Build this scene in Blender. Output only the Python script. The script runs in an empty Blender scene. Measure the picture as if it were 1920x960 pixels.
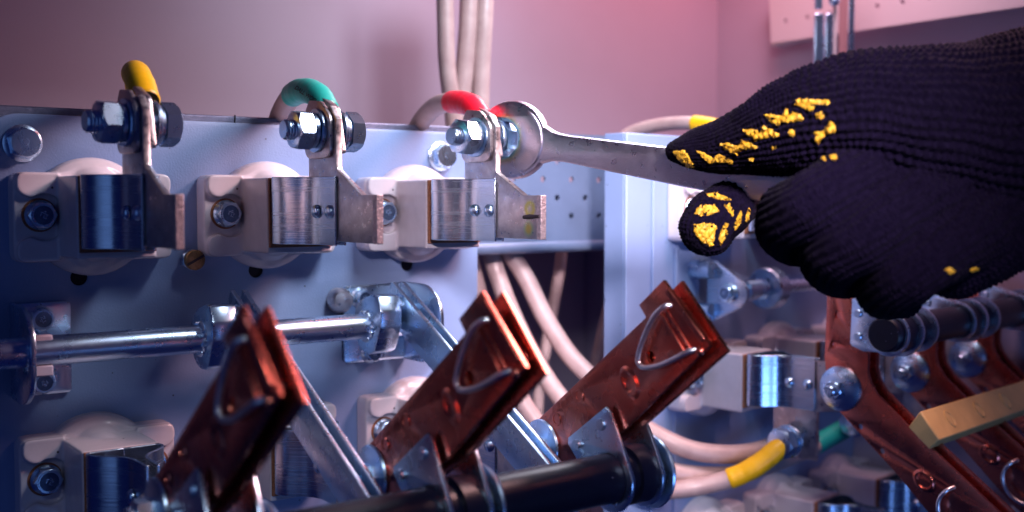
import bpy, bmesh, math, random
import numpy as np
from mathutils import Vector, Matrix
from mathutils import noise as mnoise
from mathutils.bvhtree import BVHTree
random.seed(7); np.random.seed(7)
R_ = math.radians
PI = math.pi
S = 0.001                      # every coordinate below is in millimetres
scene = bpy.context.scene
COL = scene.collection

# ------------------------------------------------------------------ camera
FPX, YAW, PITCH = 2050.0, R_(36.5), math.atan(105/2050)
CAM = Vector((0, -550, 0))
cd = bpy.data.cameras.new('camera'); cam = bpy.data.objects.new('camera', cd); COL.objects.link(cam)
cam.location = CAM*S
cam.rotation_euler = (PI/2 - PITCH, 0, -YAW)
cd.sensor_width = 36; cd.lens = FPX/1920*36
cd.clip_start = 0.01; cd.clip_end = 20
cd.dof.use_dof = True; cd.dof.focus_distance = 0.54; cd.dof.aperture_fstop = 6.0
scene.camera = cam
_F = Vector((math.sin(YAW)*math.cos(PITCH), math.cos(YAW)*math.cos(PITCH), -math.sin(PITCH)))
_R = Vector((math.cos(YAW), -math.sin(YAW), 0)); _U = _R.cross(_F)
def ray(px, py): return _F + _R*((px-960)/FPX) - _U*((py-480)/FPX)
def att(px, py, t): return CAM + ray(px, py)*t      # point t mm deep on that line of sight

# ------------------------------------------------------------------ world, lamps, exposure
w = bpy.data.worlds.new('World'); scene.world = w; w.use_nodes = True
bg = w.node_tree.nodes['Background']; bg.inputs[0].default_value = (0.03, 0.06, 0.50, 1); bg.inputs[1].default_value = 0.075
def lamp(name, loc, target, size, power, color, size_y=None, spread=180):
    l = bpy.data.lights.new(name, 'AREA'); l.shape = 'RECTANGLE'; l.size = size*S; l.size_y = (size_y or size)*S
    l.energy = power; l.color = color; l.spread = R_(spread)
    o = bpy.data.objects.new(name, l); COL.objects.link(o); o.location = Vector(loc)*S
    o.rotation_euler = (Vector(target)-Vector(loc)).to_track_quat('-Z', 'Y').to_euler()
    return o
lamp('key_softbox', (385, -205, 225), (375, 20, 85), 150, 0.90, (0.88, 0.88, 1.0), 100, 126)
lamp('edge_lamp', (560, 20, 245), (300, -90, -90), 130, 0.34, (0.80, 0.86, 1.0), 100, 120)
lamp('blue_fill', (-260, -300, -20), (200, 0, -60), 200, 0.10, (0.28, 0.48, 1.0), 460)
lamp('side_lamp', (590, -120, 330), (752, -20, 90), 120, 0.32, (1.0, 0.60, 0.72), 90, 90)
lamp('low_blue_fill', (330, -620, -260), (620, 0, -130), 160, 0.16, (0.22, 0.42, 1.0), 160, 90)
lamp('warm_lamp', (660, 10, 310), (650, 150, 190), 420, 0.80, (1.0, 0.17, 0.16), 60)
lamp('hand_softbox', (90, -680, 230), (345, -250, 30), 80, 0.27, (1.0, 0.80, 0.88), 80, 26)
lamp('copper_lamp', (560, -290, 260), (300, -230, -60), 170, 1.25, (1.0, 0.52, 0.50), 110, 100)
lamp('front_kicker', (-40, -600, 260), (225, -215, -110), 50, 0.045, (0.85, 0.90, 1.0), 50, 34)
scene.view_settings.view_transform = 'Standard'; scene.view_settings.look = 'None'
scene.view_settings.gamma = 1; scene.view_settings.exposure = 0
scene.cycles.use_denoising = True
scene.cycles.max_bounces = 8; scene.cycles.caustics_reflective = False; scene.cycles.sample_clamp_indirect = 4

# ------------------------------------------------------------------ materials
def mat(name, col, rough=0.5, metal=0.0, bump=0.0, bscale=800, var=0.0, vscale=60, coat=0.0, spec=0.5, detail=3, stretch=None, rvar=0.0, specks=None, sheen=0.0, vcol=None, bdist=0.0004):
    m = bpy.data.materials.new(name); m.use_nodes = True
    nt = m.node_tree; N = nt.nodes; L = nt.links; b = N['Principled BSDF']
    b.inputs['Base Color'].default_value = (*col, 1); b.inputs['Roughness'].default_value = rough
    b.inputs['Metallic'].default_value = metal; b.inputs['Coat Weight'].default_value = coat
    b.inputs['Specular IOR Level'].default_value = spec
    if sheen: b.inputs['Sheen Weight'].default_value = sheen
    tc = N.new('ShaderNodeTexCoord'); src = tc.outputs['Object']
    if stretch:
        mp = N.new('ShaderNodeMapping'); mp.inputs['Scale'].default_value = stretch; L.new(src, mp.inputs[0]); st = mp.outputs[0]
    else: st = src
    colout = None
    if var:
        n = N.new('ShaderNodeTexNoise'); n.inputs['Scale'].default_value = vscale; n.inputs['Detail'].default_value = 6
        n.inputs['Roughness'].default_value = 0.62
        L.new(src, n.inputs['Vector'])
        mx = N.new('ShaderNodeMix'); mx.data_type = 'RGBA'
        c2 = vcol or tuple(c*(1-var) for c in col)
        mx.inputs[6].default_value = (*col, 1); mx.inputs[7].default_value = (*c2, 1)
        rm = N.new('ShaderNodeMapRange'); rm.inputs[1].default_value = 0.35; rm.inputs[2].default_value = 0.68
        L.new(n.outputs[0], rm.inputs[0]); L.new(rm.outputs[0], mx.inputs[0]); colout = mx.outputs[2]
        if rvar:
            r2 = N.new('ShaderNodeMapRange'); r2.inputs[1].default_value = 0.3; r2.inputs[2].default_value = 0.7
            r2.inputs[3].default_value = max(0.03, rough-rvar); r2.inputs[4].default_value = rough+rvar
            n2 = N.new('ShaderNodeTexNoise'); n2.inputs['Scale'].default_value = vscale*2.3; n2.inputs['Detail'].default_value = 5
            L.new(st, n2.inputs['Vector']); L.new(n2.outputs[0], r2.inputs[0]); L.new(r2.outputs[0], b.inputs['Roughness'])
    if specks:
        v = N.new('ShaderNodeTexVoronoi'); v.inputs['Scale'].default_value = specks[0]; L.new(src, v.inputs['Vector'])
        lt = N.new('ShaderNodeMapRange'); lt.inputs[1].default_value = specks[1]; lt.inputs[2].default_value = specks[1]*0.6
        L.new(v.outputs['Distance'], lt.inputs[0])
        sepc = N.new('ShaderNodeSeparateColor'); L.new(v.outputs['Color'], sepc.inputs[0])
        gt = N.new('ShaderNodeMath'); gt.operation = 'GREATER_THAN'; gt.inputs[1].default_value = specks[2]; L.new(sepc.outputs[0], gt.inputs[0])
        mu = N.new('ShaderNodeMath'); mu.operation = 'MULTIPLY'; L.new(lt.outputs[0], mu.inputs[0]); L.new(gt.outputs[0], mu.inputs[1])
        mx = N.new('ShaderNodeMix'); mx.data_type = 'RGBA'; mx.inputs[6].default_value = (*col, 1)
        if colout: L.new(colout, mx.inputs[6])
        mx.inputs[7].default_value = (*specks[3], 1); L.new(mu.outputs[0], mx.inputs[0]); colout = mx.outputs[2]
    if colout: L.new(colout, b.inputs['Base Color'])
    if bump:
        n = N.new('ShaderNodeTexNoise'); n.inputs['Scale'].default_value = bscale; n.inputs['Detail'].default_value = detail
        L.new(st, n.inputs['Vector'])
        bp = N.new('ShaderNodeBump'); bp.inputs['Strength'].default_value = bump; bp.inputs['Distance'].default_value = bdist
        L.new(n.outputs[0], bp.inputs['Height']); L.new(bp.outputs[0], b.inputs['Normal'])
    return m
M_panel = mat('blue_white_paint', (0.285, 0.41, 0.69), 0.42, bump=0.35, bscale=900, var=0.10, vscale=14, specks=(230, 0.13, 0.94, (0.04, 0.05, 0.10)))
M_rail = mat('grey_steel_rail', (0.22, 0.24, 0.36), 0.38, 0.6, bump=0.5, bscale=1800, var=0.3, vscale=300)
M_strip = mat('galvanised_strip', (0.20, 0.28, 0.44), 0.36, 0.35, bump=0.2, bscale=700, var=0.15, vscale=30)
M_wall = mat('grey_cabinet_paint', (0.44, 0.37, 0.47), 0.5, bump=0.15, bscale=500, var=0.06, vscale=8)
M_beam = mat('light_beam_paint', (0.62, 0.55, 0.58), 0.45, bump=0.1, bscale=500)
M_porc = mat('white_porcelain', (0.76, 0.71, 0.77), 0.26, bump=0.10, bscale=350, var=0.10, vscale=90, coat=0.25, specks=(150, 0.10, 0.93, (0.10, 0.07, 0.08)))
M_zinc = mat('blue_zinc_plating', (0.62, 0.80, 0.97), 0.28, 1.0, bump=0.0, bscale=1200, var=0.05, vscale=60, rvar=0.02, vcol=(0.52, 0.71, 0.93), bdist=0.0002)
M_dark_zinc = mat('dark_blue_zinc', (0.16, 0.24, 0.38), 0.4, 1.0, var=0.3, vscale=300)
M_wire = mat('bright_spring_wire', (0.84, 0.87, 0.92), 0.30, 1.0, var=0.1)
M_clip = mat('spring_steel', (0.55, 0.66, 0.80), 0.25, 1.0, bump=0.13, bscale=120, var=0.12, vscale=60, rvar=0.05, stretch=(.08, .08, 8))
M_tin = mat('tinned_bar', (0.66, 0.62, 0.62), 0.36, 1.0, bump=0.08, bscale=500, var=0.30, vscale=150, rvar=0.12, vcol=(0.45, 0.40, 0.42))
M_edge = mat('sheared_edge', (0.62, 0.52, 0.56), 0.5, 0.8, bump=1.0, bscale=900, var=0.4, vscale=500)
M_cop = mat('copper_sheet', (0.68, 0.215, 0.155), 0.27, 1.0, bump=0.02, bscale=300, var=0.10, vscale=40, rvar=0.03, vcol=(0.52, 0.125, 0.10))
M_black = mat('black_insulating_tube', (0.004, 0.005, 0.020), 0.36, bump=0.15, bscale=400, var=0.3, vscale=120, coat=0.0, spec=0.35, specks=(500, 0.14, 0.93, (0.25, 0.25, 0.4)))
M_fibre = mat('red_brown_fibre', (0.42, 0.17, 0.09), 0.7, bump=0.6, bscale=1200, var=0.4, vscale=700)
M_cable = mat('beige_pvc_cable', (0.50, 0.375, 0.365), 0.42, bump=0.12, bscale=300, var=0.16, vscale=70, vcol=(0.39, 0.27, 0.265), coat=0.1)
M_yel = mat('yellow_sleeve', (0.95, 0.55, 0.006), 0.40, bump=0.25, bscale=120, var=0.12, vscale=120, bdist=0.0015)
M_grn = mat('green_sleeve', (0.018, 0.42, 0.35), 0.42, bump=0.25, bscale=120, var=0.15, vscale=100, bdist=0.0015)
M_red = mat('red_sleeve', (0.86, 0.012, 0.035), 0.36, bump=0.25, bscale=120, var=0.12, vscale=100, bdist=0.0015)
M_ink = mat('black_ink', (0.02, 0.03, 0.04), 0.6)
M_dark = mat('near_black', (0.02, 0.012, 0.02), 0.7)  # paints the dark inside holes and the screw slot; also the scorch mark
M_brass = mat('aged_brass', (0.48, 0.30, 0.14), 0.35, 1.0, bump=0.5, bscale=700, var=0.6, vscale=300)
M_resin = mat('yellow_resin', (0.74, 0.50, 0.19), 0.45, bump=0.25, bscale=60, var=0.22, vscale=50, stretch=(3, 20, 20), coat=0.1)
M_glove = mat('navy_knit_yarn', (0.003, 0.002, 0.008), 0.9, bump=0.4, bscale=2200, var=0.4, vscale=500, sheen=0.02, spec=0.06, vcol=(0.007, 0.005, 0.017))
M_glove.node_tree.nodes['Principled BSDF'].inputs['IOR'].default_value = 1.12
M_dot = mat('yellow_latex_print', (0.74, 0.45, 0.025), 0.5, bump=0.8, bscale=900, var=0.35, vscale=260, vcol=(0.50, 0.27, 0.02), bdist=0.0006)
M_roller = mat('white_nylon', (0.62, 0.58, 0.72), 0.35)
# wrench: satin chrome, with a heat-tint ring round the jaw; the tinned knife of one terminal carries a contact stain
def ring_stain(m, centre, axes, radii, cols, amount):
    nt = m.node_tree; N = nt.nodes; L = nt.links; b = N['Principled BSDF']
    tc = N.new('ShaderNodeTexCoord'); sub = N.new('ShaderNodeVectorMath'); sub.operation = 'SUBTRACT'
    sub.inputs[1].default_value = Vector(centre)*S; L.new(tc.outputs['Object'], sub.inputs[0])
    sc = N.new('ShaderNodeVectorMath'); sc.operation = 'MULTIPLY'; sc.inputs[1].default_value = axes; L.new(sub.outputs[0], sc.inputs[0])
    nz = N.new('ShaderNodeTexNoise'); nz.inputs['Scale'].default_value = 220; L.new(tc.outputs['Object'], nz.inputs['Vector'])
    ln = N.new('ShaderNodeVectorMath'); ln.operation = 'LENGTH'; L.new(sc.outputs[0], ln.inputs[0])
    ad = N.new('ShaderNodeMath'); ad.operation = 'MULTIPLY_ADD'; ad.inputs[1].default_value = radii[-1]*S*0.18; L.new(nz.outputs[0], ad.inputs[0]); L.new(ln.outputs['Value'], ad.inputs[2])
    rp = N.new('ShaderNodeValToRGB'); rm = N.new('ShaderNodeMapRange')
    rm.inputs[1].default_value = 0; rm.inputs[2].default_value = radii[-1]*S*1.2; L.new(ad.outputs[0], rm.inputs[0]); L.new(rm.outputs[0], rp.inputs[0])
    el = rp.color_ramp.elements
    while len(el) > 1: el.remove(el[-1])
    el[0].position = 0; el[0].color = (*cols[0][:3], cols[0][3])
    for r, c in zip(radii, cols[1:]):
        e = el.new(min(1, r/(radii[-1]*1.2))); e.color = c
    mx = N.new('ShaderNodeMix'); mx.data_type = 'RGBA'
    cur = b.inputs['Base Color'].links[0].from_socket if b.inputs['Base Color'].links else None
    if cur: L.new(cur, mx.inputs[6])
    else: mx.inputs[6].default_value = b.inputs['Base Color'].default_value
    L.new(rp.outputs[0], mx.inputs[7])
    am = N.new('ShaderNodeMath'); am.operation = 'MULTIPLY'; am.inputs[1].default_value = amount; L.new(rp.outputs[1], am.inputs[0]); L.new(am.outputs[0], mx.inputs[0])
    L.new(mx.outputs[2], b.inputs['Base Color'])
M_wrench = mat('satin_chrome', (0.72, 0.69, 0.80), 0.31, 1.0, bump=0.45, bscale=1500, var=0.15, vscale=90, rvar=0.06)
ring_stain(M_wrench, (-3, 0, 33), (0, 1, 1), (9.5, 12, 13.5, 15, 16.5), [(0.5, 0.5, 0.6, 0), (0.5, 0.5, 0.6, 0), (0.10, 0.62, 0.66, 1), (0.75, 0.62, 0.10, 1), (0.70, 0.45, 0.25, 0.6), (0.5, 0.5, 0.6, 0)], 0.6)
M_tin3 = M_tin.copy(); M_tin3.name = 'stained_tinned_bar'
ring_stain(M_tin3, (0, -117, -4.5), (0, 1, 1), (2.2, 4, 6.5), [(0.6, 0.6, 0.6, 0), (0.6, 0.62, 0.25, .8), (0.66, 0.62, 0.10, 1), (0.6, 0.6, 0.6, 0)], 0.85)
ring_stain(M_tin3, (0, -116, -14.5), (0, 1, 1), (2.2, 4, 6.0), [(0.75, 0.55, 0.10, 1), (0.70, 0.62, 0.12, 1), (0.45, 0.62, 0.35, .8), (0.6, 0.6, 0.6, 0)], 0.85)

# ------------------------------------------------------------------ mesh helpers
def tagit(o, label=None, cat=None, group=None, kind=None):
    for k, v in (('label', label), ('category', cat), ('group', group), ('kind', kind)):
        if v: o[k] = v
    return o
def empty(name, loc=(0, 0, 0), rz=0, label=None, cat=None, group=None):
    o = bpy.data.objects.new(name, None); COL.objects.link(o); o.location = Vector(loc)*S; o.rotation_euler = (0, 0, rz)
    o.empty_display_size = 0.01
    return tagit(o, label, cat, group)
def link_mesh(name, me, m, parent=None, bev=0, seg=2, ang=32, loc=(0, 0, 0)):
    me.materials.clear(); me.materials.append(m)
    o = bpy.data.objects.new(name, me); COL.objects.link(o); o.location = Vector(loc)*S
    if parent: o.parent = parent
    me.shade_smooth(); me.set_sharp_from_angle(angle=R_(ang))
    if bev:
        b = o.modifiers.new('edge', 'BEVEL'); b.width = bev*S; b.segments = seg; b.limit_method = 'ANGLE'; b.angle_limit = R_(35)
    return o
def axmat(origin, axis, twist=0):
    return Matrix.Translation(Vector(origin)) @ Vector(axis).to_track_quat('Z', 'Y').to_matrix().to_4x4() @ Matrix.Rotation(twist, 4, 'Z')
class MB:
    def __init__(s): s.v = []; s.f = []
    def add(s, vs, fs, mt=None):
        n = len(s.v)
        s.v += [tuple((mt @ Vector(p)) if mt else p) for p in vs]
        s.f += [tuple(i+n for i in f) for f in fs]; return s
    def box(s, x0, x1, y0, y1, z0, z1, mt=None):
        vs = [(x, y, z) for z in (z0, z1) for y in (y0, y1) for x in (x0, x1)]
        return s.add(vs, [(0, 2, 3, 1), (4, 5, 7, 6), (0, 1, 5, 4), (2, 6, 7, 3), (0, 4, 6, 2), (1, 3, 7, 5)], mt)
    def rings(s, rs, mt=None, cap=True):          # rs: list of rings (equal length lists of points)
        n = len(rs[0]); vs = [p for r in rs for p in r]; fs = []
        for k in range(len(rs)-1):
            for i in range(n):
                j = (i+1) % n; fs.append((k*n+i, k*n+j, (k+1)*n+j, (k+1)*n+i))
        if cap: fs.append(tuple(range(n-1, -1, -1))); fs.append(tuple((len(rs)-1)*n+i for i in range(n)))
        return s.add(vs, fs, mt)
    def lathe(s, prof, mt=None, n=40, sx=1, sy=1):  # prof: (radius, height) along local Z
        return s.rings([[(max(r, 0.01)*math.cos(2*PI*i/n)*sx, max(r, 0.01)*math.sin(2*PI*i/n)*sy, h) for i in range(n)] for r, h in prof], mt)
    def hexa(s, af, h, mt=None, n=48, both=False):
        def hr(a):
            a = (a + PI/6) % (PI/3) - PI/6
            return af/2/math.cos(a)
        top = []; up = []; lo = []; bot = []
        for i in range(n):
            a = 2*PI*i/n; r = hr(a); c = (r-af/2)*0.75; rc = af/2*0.97
            top.append((rc*math.cos(a), rc*math.sin(a), h)); up.append((r*math.cos(a), r*math.sin(a), h-0.15-c))
            lo.append((r*math.cos(a), r*math.sin(a), (0.15+c) if both else 0)); bot.append((rc*math.cos(a), rc*math.sin(a), 0))
        return s.rings(([bot, lo, up, top] if both else [lo, up, top]), mt)
    def tube(s, path, r, n=18, cap=True):
        P = [Vector(p) for p in path]; rr = r if isinstance(r, (list, tuple)) else [r]*len(P)
        up = None; rs = []
        for i, p in enumerate(P):
            t = (P[min(i+1, len(P)-1)]-P[max(i-1, 0)]).normalized()
            if up is None: up = t.orthogonal().normalized()
            up = (up - t*up.dot(t)).normalized(); bn = t.cross(up)
            rs.append([tuple(p + (up*math.cos(2*PI*k/n)+bn*math.sin(2*PI*k/n))*rr[i]) for k in range(n)])
        return s.rings(rs, None, cap)
    def ribbon(s, path, th, z0, z1):               # a strip of sheet bent along an XY path
        P = [Vector((p[0], p[1])) for p in path]; L_ = []; Rr = []
        for i, p in enumerate(P):
            t = (P[min(i+1, len(P)-1)]-P[max(i-1, 0)]).normalized(); nn = Vector((-t.y, t.x))*th/2
            L_.append(p+nn); Rr.append(p-nn)
        rs = [[(a.x, a.y, z0), (b.x, b.y, z0), (b.x, b.y, z1), (a.x, a.y, z1)] for a, b in zip(L_, Rr)]
        return s.rings(rs)
    def mesh(s, name):
        me = bpy.data.meshes.new(name); me.from_pydata([(x*S, y*S, z*S) for x, y, z in s.v], [], s.f)
        bm = bmesh.new(); bm.from_mesh(me); bmesh.ops.recalc_face_normals(bm, faces=bm.faces); bm.to_mesh(me); bm.free()
        return me
    def build(s, name, m, parent=None, bev=0, seg=2, ang=32): return link_mesh(name, s.mesh(name), m, parent, bev, seg, ang)
def spline(pts, per=8):                            # Catmull-Rom through the points
    P = [Vector(p) for p in pts]; P = [P[0]*2-P[1]] + P + [P[-1]*2-P[-2]]; out = []
    for i in range(1, len(P)-2):
        for k in range(per):
            t = k/per; a, b, c, d = P[i-1], P[i], P[i+1], P[i+2]
            out.append(0.5*((2*b)+(c-a)*t+(2*a-5*b+4*c-d)*t*t+(3*b-a-3*c+d)*t**3))
    out.append(P[-2]); return out
def circ(c, r, n=24, a0=0, a1=2*PI, closed=True):
    return [(c[0]+r*math.cos(a0+(a1-a0)*i/(n if closed else n-1)), c[1]+r*math.sin(a0+(a1-a0)*i/(n if closed else n-1))) for i in range(n)]
def rnd(poly, r, n=5):                             # round the corners of a polygon
    out = []; N_ = len(poly)
    for i in range(N_):
        p = Vector(poly[i]); a = Vector(poly[i-1]); b = Vector(poly[(i+1) % N_]); ri = r[i] if isinstance(r, (list, tuple)) else r
        if ri <= 0: out.append(tuple(p)); continue
        u = (a-p); v = (b-p); d = min(ri, u.length*0.49, v.length*0.49); p0 = p+u.normalized()*d; p1 = p+v.normalized()*d
        for k in range(n+1):
            t = k/n; q = p0*(1-t)**2 + p*2*t*(1-t) + p1*t*t; out.append(tuple(q))
    return out
def plate_mesh(name, outline, holes, x0, x1, plane='X', bev=0.25):
    """Sheet with real holes. plane X: outline in (y,z), sheet from x0 to x1; plane Y: outline in (x,z)."""
    cu = bpy.data.curves.new(name, 'CURVE'); cu.dimensions = '2D'; cu.fill_mode = 'BOTH'
    th = abs(x1-x0); bev = min(bev, th*0.4); cu.extrude = th/2-bev; cu.bevel_depth = bev; cu.bevel_resolution = 1; cu.offset = -bev
    for ol in [outline]+list(holes):
        sp = cu.splines.new('POLY'); sp.points.add(len(ol)-1); sp.use_cyclic_u = True
        for p, q in zip(sp.points, ol): p.co = (q[0], q[1], 0, 1)
    o = bpy.data.objects.new('tmp', cu); COL.objects.link(o)
    dg = bpy.context.evaluated_depsgraph_get(); me = bpy.data.meshes.new_from_object(o.evaluated_get(dg))
    bpy.data.objects.remove(o); bpy.data.curves.remove(cu); me.name = name
    bm = bmesh.new(); bm.from_mesh(me); bmesh.ops.remove_doubles(bm, verts=bm.verts, dist=0.002)
    xm = (x0+x1)/2
    for v in bm.verts:
        a, b, c = v.co
        v.co = Vector((xm+c, a, b))*S if plane == 'X' else Vector((a, xm-c, b))*S
    bmesh.ops.recalc_face_normals(bm, faces=bm.faces); bm.to_mesh(me); bm.free()
    return me
def plate(name, outline, holes, x0, x1, m, parent=None, plane='X', bev=0.25):
    return link_mesh(name, plate_mesh(name, outline, holes, x0, x1, plane, bev), m, parent)
def kids(o): return [c for c in COL.objects if c.parent == o]
def copy_tree(o, parent=None, allo=None):
    allo = allo if allo is not None else list(COL.objects)
    c = o.copy(); COL.objects.link(c); c.parent = parent
    for ch in allo:
        if ch.parent == o: copy_tree(ch, c, allo)
    return c
def place(o, loc, rz=0): o.location = Vector(loc)*S; o.rotation_euler = (0, 0, rz); return o
def remeshed(mb, name, voxel, smooth=6, fac=0.5):
    me = mb.mesh(name); o = bpy.data.objects.new('tmp', me); COL.objects.link(o)
    r = o.modifiers.new('r', 'REMESH'); r.mode = 'VOXEL'; r.voxel_size = voxel*S
    s_ = o.modifiers.new('s', 'SMOOTH'); s_.iterations = smooth; s_.factor = fac
    dg = bpy.context.evaluated_depsgraph_get(); me2 = bpy.data.meshes.new_from_object(o.evaluated_get(dg)); me2.name = name
    bpy.data.objects.remove(o); bpy.data.meshes.remove(me)
    return me2
# frame of the second panel: a local frame turned 8 degrees and shifted
DB = R_(8); OB = Vector((477, -41, 0))
def frB(s, y, z=0): return Vector((OB.x+s*math.cos(DB)-y*math.sin(DB), OB.y+s*math.sin(DB)+y*math.cos(DB), z))

# ------------------------------------------------------------------ the cabinet
bw = MB().box(-500, 860, 150, 153, -26, 560).box(-500, 860, 150, 340, -29, -26.2).box(-500, 860, 337, 340, -600, -29.2).build('back_wall', M_wall); bw['kind'] = 'structure'  # lower wall set back under an added shelf to darken the gap
sw = MB().box(752, 756, -320, 336, -600, 560).build('side_wall', M_wall); sw['kind'] = 'structure'
shade_bar = MB().box(-400, 366, -112, -97, 147, 320).build('added_shade_bar', M_wall, None, 2); shade_bar['kind'] = 'structure'  # unseen bar added above the frame to shade the upper-left wall
def hexbolt_into(parent, name, at, axis, af, h, flange, m=M_zinc, mark=True, twist=0.2, washer=None):
    """flanged hex bolt head: bolt head, stamped marks, optional fibre washer"""
    mb = MB(); mt = axmat(at, axis, twist)
    mb.lathe([(flange, 0.2), (flange, 0.9), (af*0.53, 2.0)], mt, 40); mb.hexa(af, h, axmat(Vector(at)+Vector(axis)*1.0, axis, twist))
    b = mb.build(name, m, parent)
    if mark:
        MB().lathe([(af*0.40, h+0.95), (af*0.40, h+1.04), (0.1, h+1.04)], mt, 32).build('head_dish', M_dark_zinc, b)  # flat dark disc inside the ring, sets off the stamped marks
        k = MB(); zt = h+1.0
        n = 36; ro, ri = af*0.44, af*0.39
        for sg in (0, 1):
            pass
        k.rings([[(r*math.cos(2*PI*i/n), r*math.sin(2*PI*i/n), z) for i in range(n)] for r, z in ((ro, zt-.05), (ro, zt+.6), (ri, zt+.6), (ri, zt-.05))], mt, cap=False)
        for (cx, cy, ang, ln) in ((-1.4, .9, .3, 1.8), (-1.4, -.4, 1.7, 1.6), (0.3, .9, .2, 1.5), (.4, -.8, 1.5, 1.6), (1.6, .5, 1.2, 1.4), (1.5, -1.2, .1, 1.3), (-.2, 2.0, .1, 1.2)):
            q = af/13
            k.box(-ln*q/2, ln*q/2, -.26*q, .26*q, zt-.1, zt+.55, mt @ Matrix.Translation((cx*q, cy*q, 0)) @ Matrix.Rotation(ang, 4, 'Z'))
        k.build('stamped_mark', m, b)
    if washer:
        ws = MB().lathe([(washer, -0.6), (washer, 0.15)], mt, 40).build('washer', M_fibre, b if False else parent)
    return b

pa = empty('mounting_panel', (0, 0, 0), 0, 'light blue painted steel panel with the three marked cables across its top', 'panel')
poly = rnd([(107, 40.5), (107, -330), (381, -330), (381, 40.5)], [14, 0, 0, 2.0], 8)
hl = [circ((X, -37.5), 4.0, 20) for X in (146, 237, 331)]
plate('face_sheet', poly, hl, 0, 2.2, M_panel, pa, 'Y', 0.9)
MB().box(379, 381, 2.3, 16, -330, 40).build('side_return', M_panel, pa, 0.4)
for X in (146, 237, 331):
    MB().lathe([(5.5, 0), (5.5, 0.5)], axmat((X, 3.2, -37.5), (0, -1, 0))).build('hole_dark_disc', M_dark, pa)  # dark disc behind each hole stands for the shade inside it
rl = MB().box(20, 380, 3.5, 6.5, -60, 44.3).build('rear_rail', M_rail, None, 0.8)
tagit(rl, 'dark grey steel rail standing just above the light blue panel top edge', 'rail')
mk = MB().tube([(227.5, 3.2, 44.8), (227.6, 3.0, 43.0), (227.2, 3.1, 41.2), (227.9, 3.2, 40.4)], 0.35, 6).build('scribe_mark', M_ink, rl)

pb = empty('mounting_panel', OB, DB, 'pale painted steel panel behind the gloved hand and the resin bar', 'panel')
MB().box(-13, 440, 0, 2.2, -400, 42).build('face_sheet', M_panel, pb, 0.9)
MB().box(-13, -11, 2.3, 18, -400, 42).build('side_return', M_panel, pb, 0.4)
MB().box(12, 440, -1.6, -0.1, -400, 34).build('raised_sheet', M_panel, pb, 0.7)
MB().box(34, 38, -3.2, -1.7, -400, 30).build('fold_rib', M_panel, pb, 0.7)

# perforated strip between the panels
def perforated(name, nx, nz, pitch, r, y0, y1, m, parent, par=0, only=None):
    mb = MB(); n = 16
    for side, y in ((0, y0), (1, y1)):
        for i in range(nx):
            for j in range(nz):
                x0, z0 = i*pitch, j*pitch; cx, cz = x0+pitch/2, z0+pitch/2
                sq = []
                for k in range(n):
                    a = 2*PI*k/n+PI/4; c, s_ = math.cos(a), math.sin(a); q = pitch/2/max(abs(c), abs(s_)); sq.append((cx+c*q, y, cz+s_*q))
                if (i+j) % 2 == par and 0 < i < nx-1 and j > 0 and (only is None or j == only):
                    hc = [(cx+r*math.cos(2*PI*k/n+PI/4), y, cz+r*math.sin(2*PI*k/n+PI/4)) for k in range(n)]
                    mb.rings([sq, hc], None, cap=False)
                    if side == 0: mb.rings([hc, [(a, y1, b) for a, _, b in hc]], None, cap=False)
                else:
                    mb.add(sq, [tuple(range(n))])
    return mb.build(name, m, parent, ang=40)
ps = empty('perforated_strip', (368, 20, -29), R_(0), 'perforated pale steel strip spanning the gap between the two panels', 'strip')
perforated('strip_sheet', 14, 6, 12.2, 2.1, 0, 1.8, M_strip, ps, 1)
MB().tube([(0, 2, -2), (171, 2, -2)], 4.0, 20).build('rolled_lip', M_strip, ps)
MB().box(0, 171, 3, 26, -5.6, -4).build('bottom_flange', M_strip, ps)
MB().box(0, 171, 20, 21.5, -3.8, 40).build('added_backing', M_strip, ps)  # sheet added behind the lower rows so their holes come out dark

# beam with holes and upright on the side wall
be = empty('perforated_beam', (748, 60, 170), 0, 'pinkish perforated beam running up along the side wall above the glove', 'beam')
bmh = perforated('beam_sheet', 44, 5, 11, 1.9, -1, 1, M_beam, be, 0, 1)
for o in (bmh,): o.rotation_euler = (R_(4.4), 0, -PI/2)
bmh.location = Vector((-18, 8, -38))*S
bf = MB().box(-17, 0, -450, 8, -2, 0).build('beam_flange', M_beam, be, 0.6); bf.rotation_euler = (R_(-4.4), 0, 0); bf.location = Vector((0, 0, -38))*S
bf = MB().box(-17, 0, 8, 10, -2, 45).build('beam_end', M_beam, be, 0.6); bf.location = Vector((0, 0, -38))*S
up = empty('upright_rail', att(1548, 40, 800), -YAW, 'bright steel upright rail rising behind the glove beside the beam', 'rail')
for a, b, m in ((-8, -1, M_zinc), (0, 6, M_zinc)): MB().box(a, b, 0, 3, -60, 6).build('rail_strip', m, up, 0.8)
MB().box(-8, -2.5, -1, 2, 9, 70).build('rail_strip', M_zinc, up, 0.8)
MB().box(7, 9.5, 4, 8, -60, 70).build('rail_web', M_beam, up, 0.5)
MB().box(10.5, 16.5, 1, 3, -60, 70).build('rail_flange', mat('copper_red_paint', (0.55, 0.28, 0.30), 0.4, 0.5), up, 0.5)
MB().box(17.5, 21.5, 1, 3, -60, 70).build('rail_flange', M_zinc, up, 0.5)
for (x, z) in ((11, 31), (6, 15)): MB().lathe([(4.2, 0), (4, 1.5), (2.2, 3.2), (0.1, 3.8)], axmat((x, 0, z), (0, -1, 0)), 24).build('rivet', M_zinc, up)

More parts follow.
